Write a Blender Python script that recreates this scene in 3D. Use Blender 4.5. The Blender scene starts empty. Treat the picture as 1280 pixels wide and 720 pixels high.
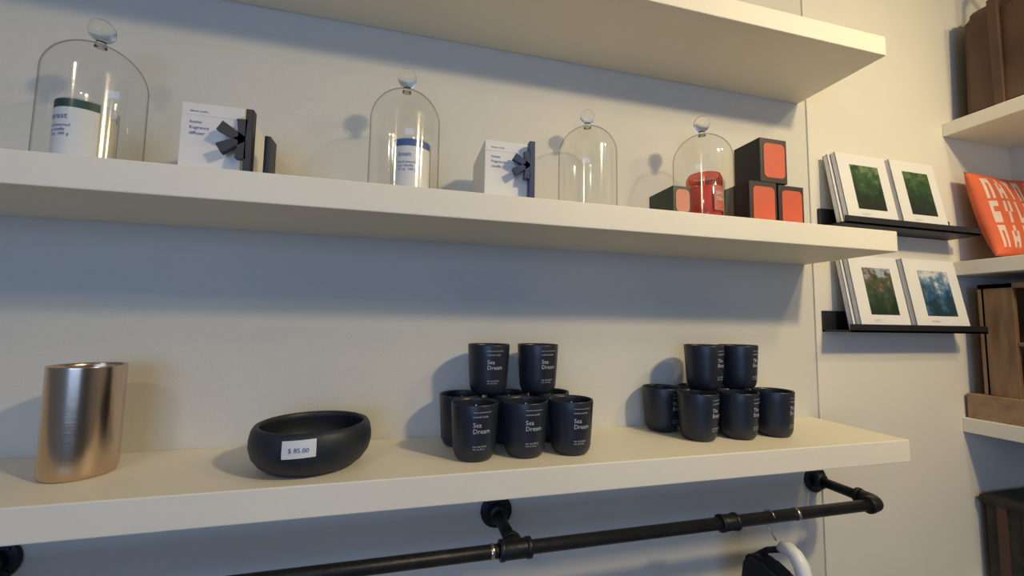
import bpy, bmesh, math, random
from mathutils import Matrix, Vector
random.seed(3)
ZOFF = 1.62
sc = bpy.context.scene
try:
    sc.view_settings.view_transform = 'Standard'
except Exception: pass

# ------------------------------------------------------------------ materials
def newmat(name):
    m = bpy.data.materials.new(name); m.use_nodes = True
    nt = m.node_tree
    return m, nt, nt.nodes["Principled BSDF"]
def pmat(name, col, rough=.5, metal=0, var=.06, scale=8, bump=0, bscale=200, stretch=(1,1,1), coat=0, spec=.5):
    m, nt, b = newmat(name)
    tc = nt.nodes.new("ShaderNodeTexCoord"); mp = nt.nodes.new("ShaderNodeMapping")
    mp.inputs["Scale"].default_value = stretch
    nt.links.new(tc.outputs["Object"], mp.inputs["Vector"])
    n = nt.nodes.new("ShaderNodeTexNoise"); n.inputs["Scale"].default_value = scale; n.inputs["Detail"].default_value = 4
    nt.links.new(mp.outputs[0], n.inputs["Vector"])
    r = nt.nodes.new("ShaderNodeValToRGB")
    r.color_ramp.elements[0].color = tuple(c*(1-var) for c in col)+(1,)
    r.color_ramp.elements[1].color = tuple(min(1, c*(1+var)) for c in col)+(1,)
    r.color_ramp.elements[0].position = .3; r.color_ramp.elements[1].position = .7
    nt.links.new(n.outputs["Fac"], r.inputs[0]); nt.links.new(r.outputs[0], b.inputs["Base Color"])
    b.inputs["Roughness"].default_value = rough; b.inputs["Metallic"].default_value = metal
    b.inputs["Specular IOR Level"].default_value = spec
    b.inputs["Coat Weight"].default_value = coat
    if bump:
        n2 = nt.nodes.new("ShaderNodeTexNoise"); n2.inputs["Scale"].default_value = bscale
        nt.links.new(mp.outputs[0], n2.inputs["Vector"])
        bp = nt.nodes.new("ShaderNodeBump"); bp.inputs["Strength"].default_value = bump; bp.inputs["Distance"].default_value = .002
        nt.links.new(n2.outputs["Fac"], bp.inputs["Height"]); nt.links.new(bp.outputs[0], b.inputs["Normal"])
    return m
WALL = pmat("wall_paint", (.65,.63,.56), .85, var=.03, scale=2, bump=.25, bscale=160)
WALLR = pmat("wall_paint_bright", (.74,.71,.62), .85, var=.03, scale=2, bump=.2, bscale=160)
WALLF = pmat("wall_low_bounce", (.30,.34,.40), .85, var=.03, scale=2, bump=.2, bscale=160)  # unseen walls toned dark and cool to cut warm bounce in the shadows
CEIL = pmat("ceiling_paint", (.6,.6,.57), .9, var=.02)
SHELF = pmat("shelf_paint", (.84,.79,.66), .5, var=.025, scale=3, bump=.1, bscale=90)
BLK = pmat("black_matte", (.010,.012,.018), .45, var=.2, scale=20)
NAVY = pmat("candle_matte_glass", (.016,.021,.034), .36, var=.15, scale=15)
WAXD = pmat("dark_wax", (.03,.03,.035), .6)
TXT = pmat("label_ink_grey", (.55,.56,.58), .6)
PIPE = pmat("black_iron_pipe", (.02,.022,.028), .42, metal=.5, var=.25, scale=30, bump=.3, bscale=120)
CHROME = pmat("union_ring_steel", (.6,.56,.5), .25, metal=1)
BOWL = pmat("bowl_clay_black", (.014,.019,.030), .5, var=.2, scale=25, bump=.3, bscale=150)
LAB = pmat("label_paper", (.78,.78,.76), .6, var=.02)
INK = pmat("label_ink_blue", (.05,.12,.36), .6)
GREEN = pmat("label_green", (.015,.06,.035), .5)
BLUE = pmat("label_blue", (.05,.12,.36), .5)
WAX = pmat("cream_wax", (.75,.70,.56), .55)
CARTON = pmat("white_carton", (.78,.77,.73), .55, var=.02)
ASTER = pmat("asterisk_black_metal", (.006,.008,.016), .4, var=.15)
ASTERB = pmat("asterisk_blue_metal", (.006,.03,.11), .4, var=.15)
ORANGE = pmat("orange_panel", (.62,.10,.045), .5, var=.1)
BBOX = pmat("black_carton", (.014,.012,.014), .5, var=.2)
PAGE = pmat("book_pages", (.72,.71,.67), .7, var=.05, scale=4, stretch=(1,1,60))
COVER = pmat("book_cover_white", (.80,.79,.76), .45, var=.015)
TEXT = pmat("orange_textile", (.72,.14,.055), .8, var=.12, bump=.5, bscale=300)
TEXW = pmat("white_textile_print", (.75,.60,.50), .8, var=.06)
WOOD = pmat("brown_wood", (.25,.145,.075), .55, var=.35, scale=6, stretch=(6,6,.8), bump=.2, bscale=30)
WOODD = pmat("dark_brown_leather", (.09,.045,.026), .5, var=.35, scale=5, bump=.4, bscale=60)
WOODL = pmat("tan_wood", (.34,.21,.12), .55, var=.2, scale=5, stretch=(.8,6,6))
OLIVE = pmat("woven_olive", (.03,.027,.02), .7, var=.4, scale=20, bump=.6, bscale=90)
WHITE = pmat("white_plastic", (.8,.8,.8), .35, var=.02)
FLOORM = pmat("floor_wood_boards", (.26,.20,.13), .45, var=.25, scale=3, stretch=(8,.7,1))
CLOTH = pmat("black_cloth", (.012,.012,.016), .9, var=.3, bump=.5, bscale=200)
STEEL, nt, b = newmat("brushed_copper_steel")
tc = nt.nodes.new("ShaderNodeTexCoord"); mp = nt.nodes.new("ShaderNodeMapping"); mp.inputs["Scale"].default_value=(3,3,260)
nn = nt.nodes.new("ShaderNodeTexNoise"); nn.inputs["Scale"].default_value=6; nn.inputs["Detail"].default_value=5
nt.links.new(tc.outputs["Object"], mp.inputs[0]); nt.links.new(mp.outputs[0], nn.inputs["Vector"])
bp = nt.nodes.new("ShaderNodeBump"); bp.inputs["Strength"].default_value=.15; bp.inputs["Distance"].default_value=.0006
nt.links.new(nn.outputs["Fac"], bp.inputs["Height"]); nt.links.new(bp.outputs[0], b.inputs["Normal"])
b.inputs["Base Color"].default_value=(.66,.50,.37,1); b.inputs["Metallic"].default_value=1; b.inputs["Roughness"].default_value=.2

def glass(name, tint=(.985,.99,.985), edge=(.30,.30,.28), p0=.70):
    m = bpy.data.materials.new(name); m.use_nodes = True; nt = m.node_tree; nt.nodes.clear()
    out = nt.nodes.new("ShaderNodeOutputMaterial"); mix = nt.nodes.new("ShaderNodeMixShader")
    tr = nt.nodes.new("ShaderNodeBsdfTransparent"); gl = nt.nodes.new("ShaderNodeBsdfGlossy")
    gl.inputs["Roughness"].default_value = .09
    lw = nt.nodes.new("ShaderNodeLayerWeight"); lw.inputs["Blend"].default_value = .5
    rp = nt.nodes.new("ShaderNodeValToRGB"); rp.color_ramp.elements[0].position=p0; rp.color_ramp.elements[0].color=tint+(1,)
    rp.color_ramp.elements[1].position=1; rp.color_ramp.elements[1].color=edge+(1,)
    # symmetric (side independent) reflectance of a thin glass wall
    pw = nt.nodes.new("ShaderNodeMath"); pw.operation='POWER'; pw.inputs[1].default_value=5
    ml = nt.nodes.new("ShaderNodeMath"); ml.operation='MULTIPLY_ADD'; ml.inputs[1].default_value=.38; ml.inputs[2].default_value=.07
    nt.links.new(lw.outputs["Facing"], rp.inputs[0]); nt.links.new(rp.outputs[0], tr.inputs[0])
    nt.links.new(lw.outputs["Facing"], pw.inputs[0]); nt.links.new(pw.outputs[0], ml.inputs[0])
    nt.links.new(ml.outputs[0], mix.inputs[0]); nt.links.new(tr.outputs[0], mix.inputs[1]); nt.links.new(gl.outputs[0], mix.inputs[2])
    nt.links.new(mix.outputs[0], out.inputs[0]); return m
GLASS = glass("clear_glass")
REDG = glass("red_glass", (.92,.42,.33), (.55,.06,.04), .6)
KNOB,_,b = newmat("solid_glass_knob"); b.inputs["Transmission Weight"].default_value=1; b.inputs["Roughness"].default_value=.05; b.inputs["IOR"].default_value=1.45; b.inputs["Base Color"].default_value=(.97,.98,.97,1)

def photo_mat(name, cols, scale, seed):
    m, nt, b = newmat(name)
    tc = nt.nodes.new("ShaderNodeTexCoord"); mp = nt.nodes.new("ShaderNodeMapping"); mp.inputs["Location"].default_value=(seed,seed*2,0)
    n = nt.nodes.new("ShaderNodeTexNoise"); n.inputs["Scale"].default_value=scale; n.inputs["Detail"].default_value=8; n.inputs["Roughness"].default_value=.65
    sp = nt.nodes.new("ShaderNodeSeparateXYZ"); ad = nt.nodes.new("ShaderNodeMath"); ad.operation='MULTIPLY_ADD'; ad.inputs[1].default_value=2.2; ad.inputs[2].default_value=-.33
    sm = nt.nodes.new("ShaderNodeMath"); sm.operation='ADD'
    nt.links.new(tc.outputs["Object"], mp.inputs[0]); nt.links.new(mp.outputs[0], n.inputs["Vector"])
    nt.links.new(tc.outputs["Object"], sp.inputs[0]); nt.links.new(sp.outputs["Z"], ad.inputs[0])
    nt.links.new(ad.outputs[0], sm.inputs[0]); nt.links.new(n.outputs["Fac"], sm.inputs[1])
    r = nt.nodes.new("ShaderNodeValToRGB")
    el = r.color_ramp.elements
    el[0].position=.36; el[0].color=cols[0]+(1,); el[1].position=.70; el[1].color=cols[-1]+(1,)
    for i,c in enumerate(cols[1:-1]):
        e = el.new(.36+.34*(i+1)/(len(cols)-1)); e.color=c+(1,)
    nt.links.new(sm.outputs[0], r.inputs[0]); nt.links.new(r.outputs[0], b.inputs["Base Color"])
    b.inputs["Roughness"].default_value=.3
    return m
PH = [photo_mat("print_forest", [(.01,.02,.012),(.015,.05,.02),(.03,.09,.035),(.15,.22,.10)], 26, 1),
      photo_mat("print_fern", [(.01,.02,.012),(.015,.05,.02),(.03,.09,.03),(.10,.17,.07)], 30, 5),
      photo_mat("print_lake", [(.015,.03,.015),(.03,.07,.03),(.12,.08,.04),(.35,.42,.50)], 24, 9),
      photo_mat("print_sea", [(.02,.05,.07),(.04,.12,.22),(.14,.24,.36),(.6,.62,.64)], 22, 13)]

# ------------------------------------------------------------------ builder
class MB:
    def __init__(s, name, mats, loc=(0,0,0), rotz=0):
        s.name=name; s.mats=mats; s.bm=bmesh.new(); s.loc=loc; s.rotz=rotz
    def mi(s,m): 
        if m not in s.mats: s.mats.append(m)
        return s.mats.index(m)
    def merge(s, t, m, smooth, M=None):
        i=s.mi(m)
        for f in t.faces: f.material_index=i; f.smooth=smooth
        if M is not None: bmesh.ops.transform(t, matrix=M, verts=t.verts)
        me=bpy.data.meshes.new("t"); t.to_mesh(me); s.bm.from_mesh(me); bpy.data.meshes.remove(me); t.free()
    def box(s,x0,x1,y0,y1,z0,z1,m,bev=0,M=None,seg=2,smooth=False):
        t=bmesh.new(); bmesh.ops.create_cube(t,size=1)
        for v in t.verts:
            v.co=Vector(((x0+x1)/2+v.co.x*(x1-x0),(y0+y1)/2+v.co.y*(y1-y0),(z0+z1)/2+v.co.z*(z1-z0)))
        if bev: bmesh.ops.bevel(t,geom=list(t.edges),offset=bev,segments=seg,affect='EDGES',profile=.5)
        s.merge(t,m,smooth,M)
    def lathe(s,prof,m,n=48,M=None,a0=0,a1=2*math.pi,smooth=True):
        t=bmesh.new(); full=abs(a1-a0-2*math.pi)<1e-6; k=n if full else n+1
        rings=[]
        for r,z in prof:
            if r<1e-6: rings.append([t.verts.new((0,0,z))])
            else: rings.append([t.verts.new((r*math.cos(a0+(a1-a0)*i/n),r*math.sin(a0+(a1-a0)*i/n),z)) for i in range(k)])
        for A,B in zip(rings,rings[1:]):
            for i in range(n):
                j=(i+1)%k
                try:
                    if len(A)==1 and len(B)==1: continue
                    if len(A)==1: t.faces.new((A[0],B[j],B[i]))
                    elif len(B)==1: t.faces.new((A[i],A[j],B[0]))
                    else: t.faces.new((A[i],A[j],B[j],B[i]))
                except ValueError: pass
        bmesh.ops.recalc_face_normals(t,faces=t.faces)
        s.merge(t,m,smooth,M)
    def tube(s,pts,r,m,n=16,smooth=True,caps=True):
        t=bmesh.new(); P=[Vector(p) for p in pts]; rings=[]
        rr = r if isinstance(r,(list,tuple)) else [r]*len(P)
        up=Vector((0.13,0.2,1)).normalized()
        for i,p in enumerate(P):
            d=((P[min(i+1,len(P)-1)]-P[max(i-1,0)])).normalized()
            a=d.cross(up)
            if a.length<.1: a=d.cross(Vector((1,0,0)))
            a.normalize(); b=d.cross(a)
            rings.append([t.verts.new(p+rr[i]*(math.cos(2*math.pi*k/n)*a+math.sin(2*math.pi*k/n)*b)) for k in range(n)])
        for A,B in zip(rings,rings[1:]):
            for k in range(n): t.faces.new((A[k],A[(k+1)%n],B[(k+1)%n],B[k]))
        if caps: t.faces.new(rings[0]); t.faces.new(rings[-1])
        bmesh.ops.recalc_face_normals(t,faces=t.faces)
        s.merge(t,m,smooth)
    def prism(s,pts,y0,y1,m,M=None,bev=0):
        t=bmesh.new(); a=[t.verts.new((x,y0,z)) for x,z in pts]; b=[t.verts.new((x,y1,z)) for x,z in pts]
        t.faces.new(a); t.faces.new(list(reversed(b))); n=len(pts)
        for i in range(n): t.faces.new((a[i],b[i],b[(i+1)%n],a[(i+1)%n]))
        bmesh.ops.recalc_face_normals(t,faces=t.faces)
        if bev: bmesh.ops.bevel(t,geom=list(t.edges),offset=bev,segments=2,affect='EDGES')
        s.merge(t,m,False,M)
    def text(s,body,size,m,mapf,space=1.0,align='LEFT'):
        cu=bpy.data.curves.new("txt",'FONT'); cu.body=body; cu.size=size; cu.space_line=space; cu.align_x=align; cu.resolution_u=2
        o=bpy.data.objects.new("txt",cu); bpy.context.collection.objects.link(o)
        bpy.context.view_layer.update()
        me=bpy.data.meshes.new_from_object(o.evaluated_get(bpy.context.evaluated_depsgraph_get()))
        t=bmesh.new(); t.from_mesh(me)
        for v in t.verts: v.co=Vector(mapf(v.co.x,v.co.y))
        s.merge(t,m,False)
        bpy.data.objects.remove(o); bpy.data.curves.remove(cu); bpy.data.meshes.remove(me)
    def done(s):
        me=bpy.data.meshes.new(s.name); s.bm.to_mesh(me); s.bm.free()
        for m in s.mats: me.materials.append(m)
        o=bpy.data.objects.new(s.name,me); o.location=s.loc; o.rotation_euler=(0,0,s.rotz)
        bpy.context.collection.objects.link(o); return o

# ------------------------------------------------------------------ key dimensions (camera height = 0)
D=1.2; YF=.9006; ZL=-.3138; ZM=.2845; ZT=.8281; T=.0612; XE=1.4036; XS=2.15
XL=-2.4; XR=2.56; YR=-3.2; FL=-1.62; CE=1.5; XC=1.438; YRW=1.194
def simple(name,boxes,mat,bev=0):
    b=MB(name,[mat])
    for q in boxes: b.box(*q,mat,bev)
    return b.done()
simple("wall_back",[(XL,XC,D,D+.15,FL,CE)],WALL)
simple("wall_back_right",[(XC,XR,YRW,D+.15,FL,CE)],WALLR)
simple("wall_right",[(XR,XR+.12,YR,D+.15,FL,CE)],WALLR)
simple("wall_left",[(XL-.12,XL,YR,D+.15,FL,CE)],WALLF)
simple("floor",[(XL-.12,XR+.12,YR-.12,D+.15,FL-.1,FL)],FLOORM)
simple("ceiling",[(XL-.12,XR+.12,YR-.12,D+.15,CE,CE+.1)],CEIL)
wx0,wx1,wz0,wz1=-2.3,.2,-.8,1.1
simple("wall_front",[(XL,wx0,YR-.12,YR,FL,CE),(wx1,XR,YR-.12,YR,FL,CE),(wx0,wx1,YR-.12,YR,FL,wz0),(wx0,wx1,YR-.12,YR,wz1,CE)],WALLF)
wb=MB("window_1",[WHITE])
for q in [(wx0,wx0+.05,wz0,wz1),(wx1-.05,wx1,wz0,wz1),(wx0+.05,wx1-.05,wz0,wz0+.05),(wx0+.05,wx1-.05,wz1-.05,wz1),(-1.075,-1.025,wz0+.05,wz1-.05)]:
    wb.box(q[0],q[1],YR-.08,YR-.02,q[2],q[3],WHITE,.004)
wb.done()
simple("baseboard_back",[(XL,XC,D-.015,D,FL,FL+.1)],WHITE,.003)

# floating shelves
def fshelf(z0,z1): 
    simple("floating_shelf",[(XL,XE,YF,D,z0,z1)],SHELF,.0025)
fshelf(ZL-T,ZL); fshelf(ZM-T,ZM); fshelf(ZT,ZT+T)
# side unit
u=MB("side_shelving_unit",[SHELF])
for z in (.85,.27,-.345,-.96): u.box(XS,XR,-1.0,YRW,z-.055,z,SHELF,.0025)
u.box(XS+.02,XR,-1.04,-1.0,FL,CE,SHELF,.003)
u.done()

# ------------------------------------------------------------------ steel cup
c=MB("stainless_steel_cup",[STEEL],(-.612,1.06,ZL))
h=.215; q=.0605
c.lathe([(0,.004),(q*.7,.002),(q*.86,0),(q*.93,.003),(q*.97,.009),(q*.985,.02),(q*1.0,h-.004),(q*1.003,h-.001),(q*.995,h),(q*.975,h-.001),(q*.96,h-.006),(q*.92,.03),(q*.85,.016),(0,.014)],STEEL,96)
c.done()
# ------------------------------------------------------------------ bowl
c=MB("black_clay_bowl",[BOWL],(-.178,1.027,ZL))
k=.86
c.lathe([(r_,z_*k) for r_,z_ in [(0,.002),(.07,0),(.088,.004),(.104,.016),(.1165,.036),(.1215,.058),(.1215,.076),(.118,.096),(.113,.105),(.109,.107),(.104,.105),(.106,.09),(.110,.07),(.105,.04),(.09,.018),(.06,.011),(0,.010)]],BOWL,80)
t=bmesh.new(); g=[]; ac=-math.pi/2-.02; nx=10
for i in range(nx+1):
    a=ac+(i/nx-.5)*.50; g.append([t.verts.new(((.1235+dr)*math.cos(a),(.1235+dr)*math.sin(a),z+.003*(i/nx-.5))) for dr,z in ((.0,.049),(.0005,.060),(.0002,.072),(-.0005,.083))])
for i in range(nx):
    for j in range(3): t.faces.new((g[i][j],g[i+1][j],g[i+1][j+1],g[i][j+1]))
c.merge(t,LAB,True)
def onb(x,y):
    a=ac+x/.1245; return (.1248*math.cos(a),.1248*math.sin(a),.060+y)
c.text("$ 85.00",.0125,INK,onb,align='CENTER')
c.done()

# ------------------------------------------------------------------ dark candles
HC=.128
def jar_r(z): 
    return .0470+.0085*min(1,z/HC)**.8
def candle(x,y,z,rot,words):
    c=MB("black_candle_jar",[NAVY],(x,y,z),rot)
    pr=[(0,.001),(.034,0),(.041,.003),(.0457,.010)]+[(jar_r(q),q) for q in (.02,.04,.07,.1,HC-.003)]+[(jar_r(HC)-.0008,HC),(jar_r(HC)-.0032,HC-.0005),(jar_r(HC)-.004,HC-.006),(jar_r(HC)-.004,HC-.022)]
    c.lathe(pr,NAVY,56)
    c.lathe([(jar_r(HC)-.0038,HC-.022),(0,HC-.021)],WAXD,40)
    c.tube([(0,0,HC-.022),(.001,0,HC-.014),(.003,0,HC-.008)],.0012,LAB,6)
    def mp(sz0):
        def f(x,y):
            zz=sz0+y; r=jar_r(zz)+.0006; a=-math.pi/2-.42+x/r
            return (r*math.cos(a),r*math.sin(a),zz)
        return f
    c.text(words,.0145,TXT,mp(.080),.95)
    c.text("scented candle",.006,TXT,mp(.101))
    c.text("soy wax blend\nnet wt. 8 oz",.0055,TXT,mp(.036),1.1)
    def rule(z0,z1,x0,x1):
        t=bmesh.new(); vs=[]
        for k in range(9):
            for z in (z0,z1): vs.append(t.verts.new(mp(0)(x0+(x1-x0)*k/8,z)))
        for k in range(8): t.faces.new((vs[2*k],vs[2*k+2],vs[2*k+3],vs[2*k+1]))
        c.merge(t,TXT,False)
    rule(.112,.1128,0,.045)
    return c.done()
g1=[(.175,1.0),(.297,1.0),(.414,.996)]
for i,(x,y) in enumerate(g1): candle(x,y,ZL,.18,"Sea\nDream")
for x in (.158,.283,.400): candle(x,1.117,ZL,.12,"Sea\nDream")
candle(.228,1.108,ZL+HC,.15,"Sea\nDream"); candle(.364,1.108,ZL+HC,.3,"Sea\nDream")
for x,y in [(.812,1.034),(.938,1.026),(1.062,1.026)]: candle(x,y,ZL,.5,"The\nEvergreen")
for x,y in [(.768,1.140),(.893,1.140),(1.015,1.137)]: candle(x,y,ZL,.45,"The\nEvergreen")
candle(.876,1.085,ZL+HC,.5,"The\nEvergreen"); candle(.998,1.085,ZL+HC,.5,"The\nEvergreen")

# ------------------------------------------------------------------ cloches
def cloche(x,y,R=.084,H=.345,dome=.285):
    c=MB("glass_cloche",[GLASS],(x,y,ZM))
    pr=[(R+.004,0),(R+.0045,.004),(R+.001,.009),(R,.02),(R*.995,dome-R*1.02)]
    zc=dome-R
    for k in range(1,18):
        a=k/18*math.pi/2; pr.append((R*math.cos(a),zc+R*math.sin(a)))
    kz=dome
    pr+=[(.007,kz)]
    c.lathe(pr,GLASS,64)
    kn=[(0,kz-.002),(.011,kz-.001),(.009,kz+.005),(.008,kz+.011)]
    kb=(H-kz-.011)/2
    for k in range(2,16):
        a=-math.pi/2+k/16*math.pi; kn.append((kb*math.cos(a)*.95,kz+.011+kb+kb*math.sin(a)))
    kn.append((0,H))
    c.lathe(kn,KNOB,40)
    c.lathe([(R+.0045,.004),(R+.004,0),(R-.002,0),(R-.003,.004),(R-.001,.008)],GLASS,64)
    c.done()
cloche(-.638,1.05); cloche(-.006,1.05); cloche(.507,1.10,H=.34); cloche(.858,1.05)
def labeled(x,y,strip,R=.048,H=.155,lx=0,rot=0,words="LOOM"):
    c=MB("labeled_glass_candle",[GLASS],(x,y,ZM),rot)
    c.lathe([(0,.001),(R-.008,0),(R-.002,.004),(R,.012),(R,H-.002),(R-.001,H),(R-.003,H-.002),(R-.003,H-.02)],GLASS,48)
    c.lathe([(0,.006),(R-.006,.006),(R-.0035,.012),(R-.0035,H-.022),(0,H-.021)],WAX,40)
    c.tube([(0,0,H-.03),(.001,0,H-.014),(.004,0,H-.006)],.0013,BLK,6)
    a0=-math.pi/2-1.05; a1=-math.pi/2+1.05
    c.lathe([(R+.0008,.014),(R+.0008,H-.02)],LAB,30,a0=a0,a1=a1)
    c.lathe([(R+.0010,H-.02),(R+.0010,H-.003)],strip,30,a0=a0,a1=a1)
    def mp(z0):
        def f(u,v):
            a=-math.pi/2-.75+u/R; return ((R+.0015)*math.cos(a),(R+.0015)*math.sin(a),z0+v)
        return f
    c.text(words,.017,INK,mp(.102)); c.text("hand poured\nsoy candle\n12 oz  340 g",.009,INK,mp(.086),1.0)
    c.done()
labeled(-.645,1.045,GREEN,R=.048,H=.146,rot=-.15,words="forest")
labeled(.010,1.045,BLUE,R=.047,H=.148,rot=0.05,words="linen")
# ------------------------------------------------------------------ white cartons and asterisk bookends
def carton(x0,x1,rows):
    c=MB("white_gift_box",[CARTON],((x0+x1)/2,1.06,ZM)); w=(x1-x0)/2; H=.155
    c.box(-w,w,-.088,.088,0,H,CARTON,.0015)
    c.box(-w+.001,w-.001,-.0885,.0885,H-.026,H-.0252,PAGE)
    def f(u,v): return (-w+.016+u,-.0888,.112+v)
    c.text(rows,.0095,INK,f,1.25)
    def f2(u,v): return (-w+.016+u,-.0888,.136+v)
    c.text("bloom studio",.006,INK,f2)
    c.done()
carton(-.447,-.335,"home\nfragrance\ndiffuser"); carton(.181,.294,"home\nfragrance\ncandle")
def asterisk(xc,y,zc,top,R=.046,mat=None):
    c=MB("asterisk_bookend",[mat],(xc,y,ZM))
    zc-=ZM; top-=ZM; k=R/.046
    def arm(deg,r0,r1,w0,w1):
        w0*=k; w1*=k
        a=math.radians(deg); d=(math.cos(a),math.sin(a)); n=(-d[1],d[0])
        pts=[(d[0]*r0-n[0]*w0,zc+d[1]*r0-n[1]*w0),(d[0]*r1-n[0]*w1,zc+d[1]*r1-n[1]*w1),(d[0]*r1+n[0]*w1,zc+d[1]*r1+n[1]*w1),(d[0]*r0+n[0]*w0,zc+d[1]*r0+n[1]*w0)]
        c.prism(pts,-.010,.004,mat)
    arm(150,-.004,R,.0065,.0105); arm(210,-.004,R,.0065,.0105); arm(92,0,R*.86,.006,.0095); arm(268,0,R*.86,.006,.0095)
    c.box(.004,.018,-.010,.010,.0,top,mat,.001)
    c.box(.004,.05,-.010,.010,0,.003,mat)
    c.done()
asterisk(-.326,.955,.364,.428,.048,ASTER); asterisk(.281,.955,.377,.437,.038,ASTERB)
c=MB("small_black_bookend",[ASTER],(-.291,1.0,ZM))
c.box(-.006,.006,-.015,.03,0,.107,ASTER,.001); c.box(-.006,.045,-.03,.03,0,.003,ASTER,.001); c.done()

# ------------------------------------------------------------------ red glass candle + boxes
c=MB("red_glass_candle",[REDG],(.862,1.05,ZM),.55); R=.05;H=.16
c.lathe([(0,.001),(R-.008,0),(R-.002,.004),(R,.014),(R,H-.012),(R-.004,H-.004),(R-.005,H),(R-.008,H-.002),(R-.008,H-.02)],REDG,48)
c.lathe([(0,.008),(R-.005,.008),(R-.005,H-.04),(0,H-.039)],pmat("red_wax",(.80,.36,.24),.5),40)
def mp(u,v):
    a=-math.pi/2-.6+u/R; return ((R+.0012)*math.cos(a),(R+.0012)*math.sin(a),.09+v)
t0=math.pi/2
c.lathe([(R+.0006,.045),(R+.0006,.118)],pmat("red_label",(.55,.14,.09),.5),20,a0=-t0-.7,a1=-t0+.7)
c.text("SPICED\nORANGE",.016,LAB,mp,1.0); c.done()
def rsq(cx,cz,hw,hh,r,n=6):
    pts=[]
    for sx,sz,a0 in ((1,1,0),(-1,1,90),(-1,-1,180),(1,-1,270)):
        for k in range(n+1):
            b=math.radians(a0+90*k/n)
            pts.append((cx+sx*(hw-r)+r*math.cos(b),cz+sz*(hh-r)+r*math.sin(b)))
    return pts
def bbox(x0,x1,y0,y1,z0,z1,pan=ORANGE,side=BBOX):
    c=MB("black_gift_box",[BBOX],((x0+x1)/2,(y0+y1)/2,z0)); w=(x1-x0)/2; d=(y1-y0)/2; H=z1-z0
    c.box(-w,w,-d,d,0,H,side,.0015)
    c.prism(rsq(0.002,H*.5,w*.78,H*.39,.014),-d-.0012,-d,pan)
    c.done()
bbox(.962,1.060,.985,1.085,ZM,ZM+.138); bbox(1.066,1.160,.985,1.085,ZM,ZM+.134)
bbox(1.004,1.102,.985,1.085,ZM+.138,ZM+.272)
bbox(.672,.725,.935,1.045,ZM,ZM+.078,pmat("faded_orange",(.6,.22,.14),.5),pmat("dark_green_carton",(.03,.045,.03),.5))

# ------------------------------------------------------------------ picture ledges and books
def ledge(zb):
    c=MB("picture_ledge",[BLK],(1.80,1.09,zb)); L=.335
    c.box(-L,L,0,.104,0,.008,BLK,.001); c.box(-L,L,.092,.104,0,.075,BLK,.001); c.box(-L,L,0,.006,0,.028,BLK,.001); c.done()
ledge(.358); ledge(-.016)
def book(x0,x1,z,H,ph,title):
    M=Matrix.Translation(((x0+x1)/2,1.102,z+.0095))@Matrix.Rotation(math.radians(-9),4,'X')
    w=(x1-x0)/2
    c=MB("photo_book",[COVER])
    for k,(dx,y0) in enumerate([(0,0),(-.012,.019)]):
        c.box(-w+dx,w+dx,y0,y0+.002,0,H,COVER); c.box(-w+dx,w+dx,y0+.016,y0+.018,0,H,COVER)
        c.box(-w+dx+.003,w+dx-.003,y0+.002,y0+.016,.003,H-.003,PAGE)
        c.box(-w+dx,-w+dx+.002,y0,y0+.018,0,H,COVER)
    c.box(-w*.52,w*.62,-.0008,0,H*.20,H*.84,ph)
    def f(u,v): return (-w*.46+u,-.0012,H*.11+v)
    c.text(title,.012,TXT,f)
    o=c.done(); o.matrix_world=M
book(1.497,1.735,.358,.270,PH[0],"FOREST"); book(1.760,1.99,.358,.273,PH[1],"FERNS")
book(1.530,1.765,-.016,.268,PH[2],"LAKES"); book(1.795,2.068,-.016,.270,PH[3],"OCEANS")

# ------------------------------------------------------------------ side unit contents
t=bmesh.new(); nx,nz=40,32; W=.48;Hh=.36
def pil(i,j,sgn):
    a=i/nx*2-1; b=j/nz*2-1
    th=.035*(max(0,(1-a**4))*max(0,(1-b**4)))**.5
    pin=1-.04*(1-abs(a))*abs(b)**3
    return (a*W/2*(1-.05*(1-b*b)*abs(a)**3), sgn*th+.004*math.sin(5*a+3*b), b*Hh/2*pin)
gr={}
for sg in (-1,1):
    for i in range(nx+1):
        for j in range(nz+1):
            if sg==1 and (i in(0,nx) or j in (0,nz)): gr[(sg,i,j)]=gr[(-1,i,j)]
            else: gr[(sg,i,j)]=t.verts.new(pil(i,j,sg))
c=MB("orange_printed_cushion",[TEXT,TEXW])
glyph=["111101101101","100100100111","010101111101","111100111111","111010010010","101101010010"]
keep={}
for sg in (-1,1):
    for i in range(nx):
        for j in range(nz):
            f=t.faces.new([gr[(sg,i,j)],gr[(sg,i+1,j)],gr[(sg,i+1,j+1)],gr[(sg,i,j+1)]])
            r=(j-3)//9; jj=(j-3)%9; q=(i-3)//5; ii=(i-3)%5
            st=0
            if 3<=j<30 and 3<=i<38 and jj<8 and ii<4:
                row=3-jj//2; G=glyph[(q*2+r*3)%6]; st = ii<3 and G[row*3+ii]=='1'
            keep[f]=1 if st else 0
bmesh.ops.recalc_face_normals(t,faces=t.faces)
for f,v in keep.items(): f.smooth=True; f.material_index=v
me=bpy.data.meshes.new("t"); t.to_mesh(me); c.bm.from_mesh(me); t.free()
o=c.done(); o.location=(2.40,1.108,.27+.182); o.rotation_euler=(math.radians(-12),0,0)

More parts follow.
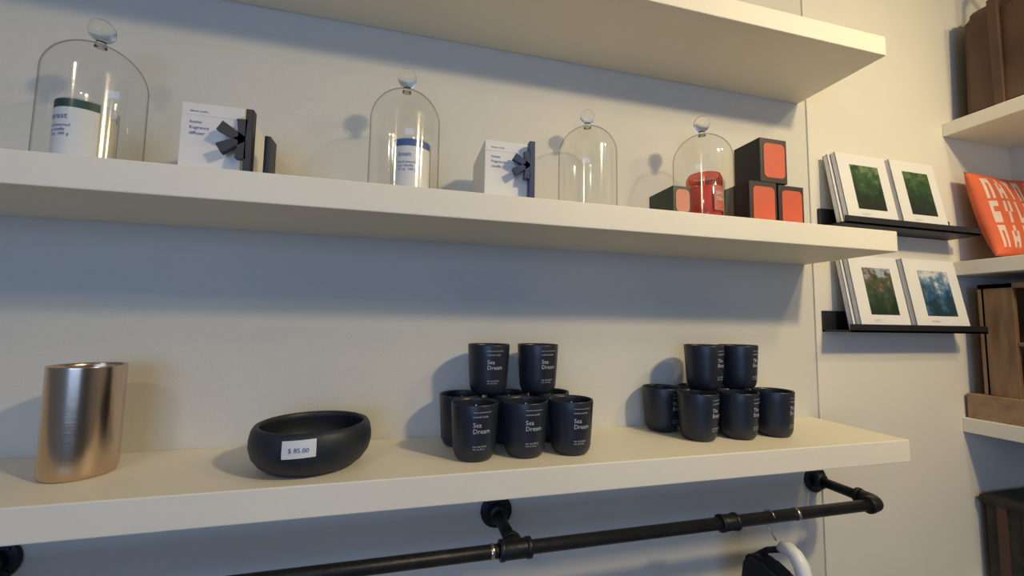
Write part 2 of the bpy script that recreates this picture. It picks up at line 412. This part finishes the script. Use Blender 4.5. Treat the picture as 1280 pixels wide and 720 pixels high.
c=MB("wooden_display_crate",[WOOD],(0,0,0))
z0=-.345
c.box(2.165,2.53,.70,1.185,z0,z0+.095,WOODL,.003)
c.box(2.185,2.205,1.04,1.13,z0+.095,.175,WOOD,.002); c.box(2.185,2.50,1.12,1.14,z0+.095,.175,WOOD,.002)
c.box(2.185,2.205,.72,.78,z0+.095,.175,WOOD,.002)
c.box(2.185,2.50,.72,1.14,.155,.175,WOOD,.002); c.box(2.19,2.50,.78,1.04,-.06,-.045,WOOD,.002)
c.box(2.48,2.50,.72,1.12,z0+.095,.155,WOODD)
c.done()
def bottle(x,y,z,r,h):
    c=MB("dark_bottle",[WOODD],(x,y,z))
    c.lathe([(0,0),(r,0),(r,h*.6),(r*.9,h*.68),(r*.35,h*.78),(r*.35,h*.97),(r*.42,h*.97),(r*.42,h),(0,h)],WOODD,28); c.done()
for y in (1.0,.92,.84): bottle(2.27,y,-.045,.033,.18); bottle(2.27,y,-.25,.033,.18)
c=MB("woven_storage_basket",[OLIVE],(2.36,.93,-.96))
c.box(-.17,.17,-.24,.24,0,.325,OLIVE,.015)
for k in range(7): c.box(-.176,.176,-.235+k*.068,-.205+k*.068,0,.32,WOODD if k%3==0 else OLIVE,.004)
c.box(-.18,.18,-.25,.25,.30,.33,OLIVE,.008); c.done()
c=MB("leather_bag",[WOODD],(2.36,.88,.85))
c.prism([(-.17,0),(.17,0),(.15,.42),(.1,.47),(-.1,.47),(-.15,.42)],-.28,.26,WOODD,bev=.02)
c.tube([(-.1,-.15,.44),(-.1,-.12,.56),(-.1,0,.6),(-.1,.1,.56),(-.1,.13,.44)],.012,WOOD,10)
c.box(-.176,-.16,-.2,-.17,.0,.44,WOODD,.003); c.box(-.176,-.16,.14,.17,.0,.44,WOODD,.003)
c.done()

# ------------------------------------------------------------------ pipe clothing rail
ZP=-.524; YP=.99; r=.0155
c=MB("pipe_clothing_rail",[PIPE])
c.tube([(-2.3,YP,ZP),(1.36,YP,ZP)],r,PIPE,20)
el=[(1.36,YP,ZP)]+[(1.375+.03*math.sin(a),YP+.03-.03*math.cos(a),ZP) for a in [k*math.pi/16 for k in range(9)]]+[(1.405,1.05,ZP)]
c.tube(el,.0215,PIPE,20)
def ring(p,ax,r0,r1,h,m=PIPE):
    v=Vector(ax)*h/2; P=Vector(p); c.tube([P-v,P-v*.8,P+v*.8,P+v],[r1,r0,r0,r1],m,24)
ring((1.362,YP,ZP),(1,0,0),.024,.023,.012); ring((1.405,1.05,ZP),(0,1,0),.024,.023,.012)
for x in (1.405,.275,-.82,-1.9):
    c.tube([(x,1.0,ZP),(x,1.19,ZP)],r,PIPE,20)
    ring((x,1.194,ZP),(0,1,0),.044,.041,.010); ring((x,1.178,ZP),(0,1,0),.025,.022,.028)
    for k in range(4):
        a=math.pi/4+k*math.pi/2; ring((x+.033*math.cos(a),1.187,ZP+.033*math.sin(a)),(0,1,0),.004,.003,.006,PIPE)
    if x<1.3:
        ring((x,YP,ZP),(1,0,0),.0215,.021,.06); ring((x-.032,YP,ZP),(1,0,0),.0235,.022,.012); ring((x+.032,YP,ZP),(1,0,0),.0235,.022,.012)
        c.tube([(x,YP,ZP),(x,YP+.032,ZP)],.021,PIPE,20); ring((x,YP+.034,ZP),(0,1,0),.0235,.022,.012)
        ring((x-.055,YP,ZP),(1,0,0),.0172,.0165,.008,CHROME)
ring((.864,YP,ZP),(1,0,0),.0205,.0195,.05); ring((.842,YP,ZP),(1,0,0),.0225,.021,.010); ring((.886,YP,ZP),(1,0,0),.0225,.021,.010)
ring((1.091,YP,ZP),(1,0,0),.0172,.0165,.008,CHROME)
c.done()
# hanger + garment
c=MB("hanging_garment",[WHITE])
hx=1.0
c.tube([(hx,YP-.018,ZP+.005),(hx,YP-.012,ZP+.015),(hx,YP,ZP+.0195),(hx,YP+.013,ZP+.014),(hx,YP+.019,ZP),(hx,YP+.008,ZP-.022),(hx,YP-.02,ZP-.052)],.002,CHROME,8)
c.tube([(hx,.962,-.594),(hx,.95,-.583),(hx,.93,-.578),(hx,.912,-.585),(hx,.897,-.603),(hx,.887,-.635),(hx,.88,-.67),(hx,.875,-.73),(hx,.873,-.80)],[.008,.014,.017,.018,.019,.019,.019,.018,.012],WHITE,16)
c.tube([(hx,.962,-.594),(hx,1.0,-.615),(hx,1.04,-.65),(hx,1.06,-.69)],[.008,.008,.008,.008],CLOTH,12)
c.prism([(-.09,-1.15),(-.09,-.70),(-.075,-.64),(-.02,-.627),(.03,-.632),(.055,-.66),(.065,-.72),(.07,-1.15)],-.028,.028,CLOTH,M=Matrix.Translation((hx-.012,1.0,0))@Matrix.Rotation(math.pi/2,4,'Z'),bev=.010)
c.done()

# ------------------------------------------------------------------ lights
def area(name,loc,target,size,power,col,sy=None):
    l=bpy.data.lights.new(name,'AREA'); l.energy=power; l.color=col; l.size=size
    if sy: l.shape='RECTANGLE'; l.size_y=sy
    else: l.shape='DISK'
    o=bpy.data.objects.new(name,l); o.location=loc
    d=Vector(target)-Vector(loc); o.rotation_euler=d.to_track_quat('-Z','Y').to_euler(); bpy.context.collection.objects.link(o)
    return o
def fixture(x,y):
    c=MB("ceiling_downlight",[WHITE],(x,y,CE)); c.lathe([(.13,0),(.13,-.06),(.125,-.065),(.118,-.06),(.118,-.02),(0,-.018)],WHITE,32); c.done()
WARM=(1,.80,.47)
for (x,y,tx,p,s) in [(1.6,-.75,.6,37,.21),(-1.2,-1.1,-.2,5.5,.2),(2.0,-.3,1.7,8,.18)]:
    fixture(x,y); area("downlight_lamp",(x,y,CE-.08),(tx,D,.1),s,p,WARM)
area("window_daylight",(-1.05,YR+.02,.15),(-.6,D,.0),2.4,42,(.30,.53,1.0),1.8)
w=bpy.data.worlds.new("shop_world"); sc.world=w; w.use_nodes=True
bg=w.node_tree.nodes["Background"]; bg.inputs[0].default_value=(.55,.7,1,1); bg.inputs[1].default_value=.6

# ------------------------------------------------------------------ camera
f,th,ph,ro=528.2713,.2548,.0813,.0151
F=Vector((math.sin(th)*math.cos(ph),math.cos(th)*math.cos(ph),math.sin(ph)))
R=Vector((math.cos(th),-math.sin(th),0)); U=R.cross(F)
R2=R*math.cos(ro)+U*math.sin(ro); U2=U*math.cos(ro)-R*math.sin(ro)
cd=bpy.data.cameras.new("camera"); cd.sensor_width=36; cd.lens=f/1280*36; cd.clip_start=.02
co=bpy.data.objects.new("camera",cd); bpy.context.collection.objects.link(co)
M=Matrix((R2,U2,-F)).transposed().to_4x4(); co.matrix_world=M
sc.camera=co
bpy.context.view_layer.update()
for o in sc.objects:
    if o.parent is None: o.location.z+=ZOFF
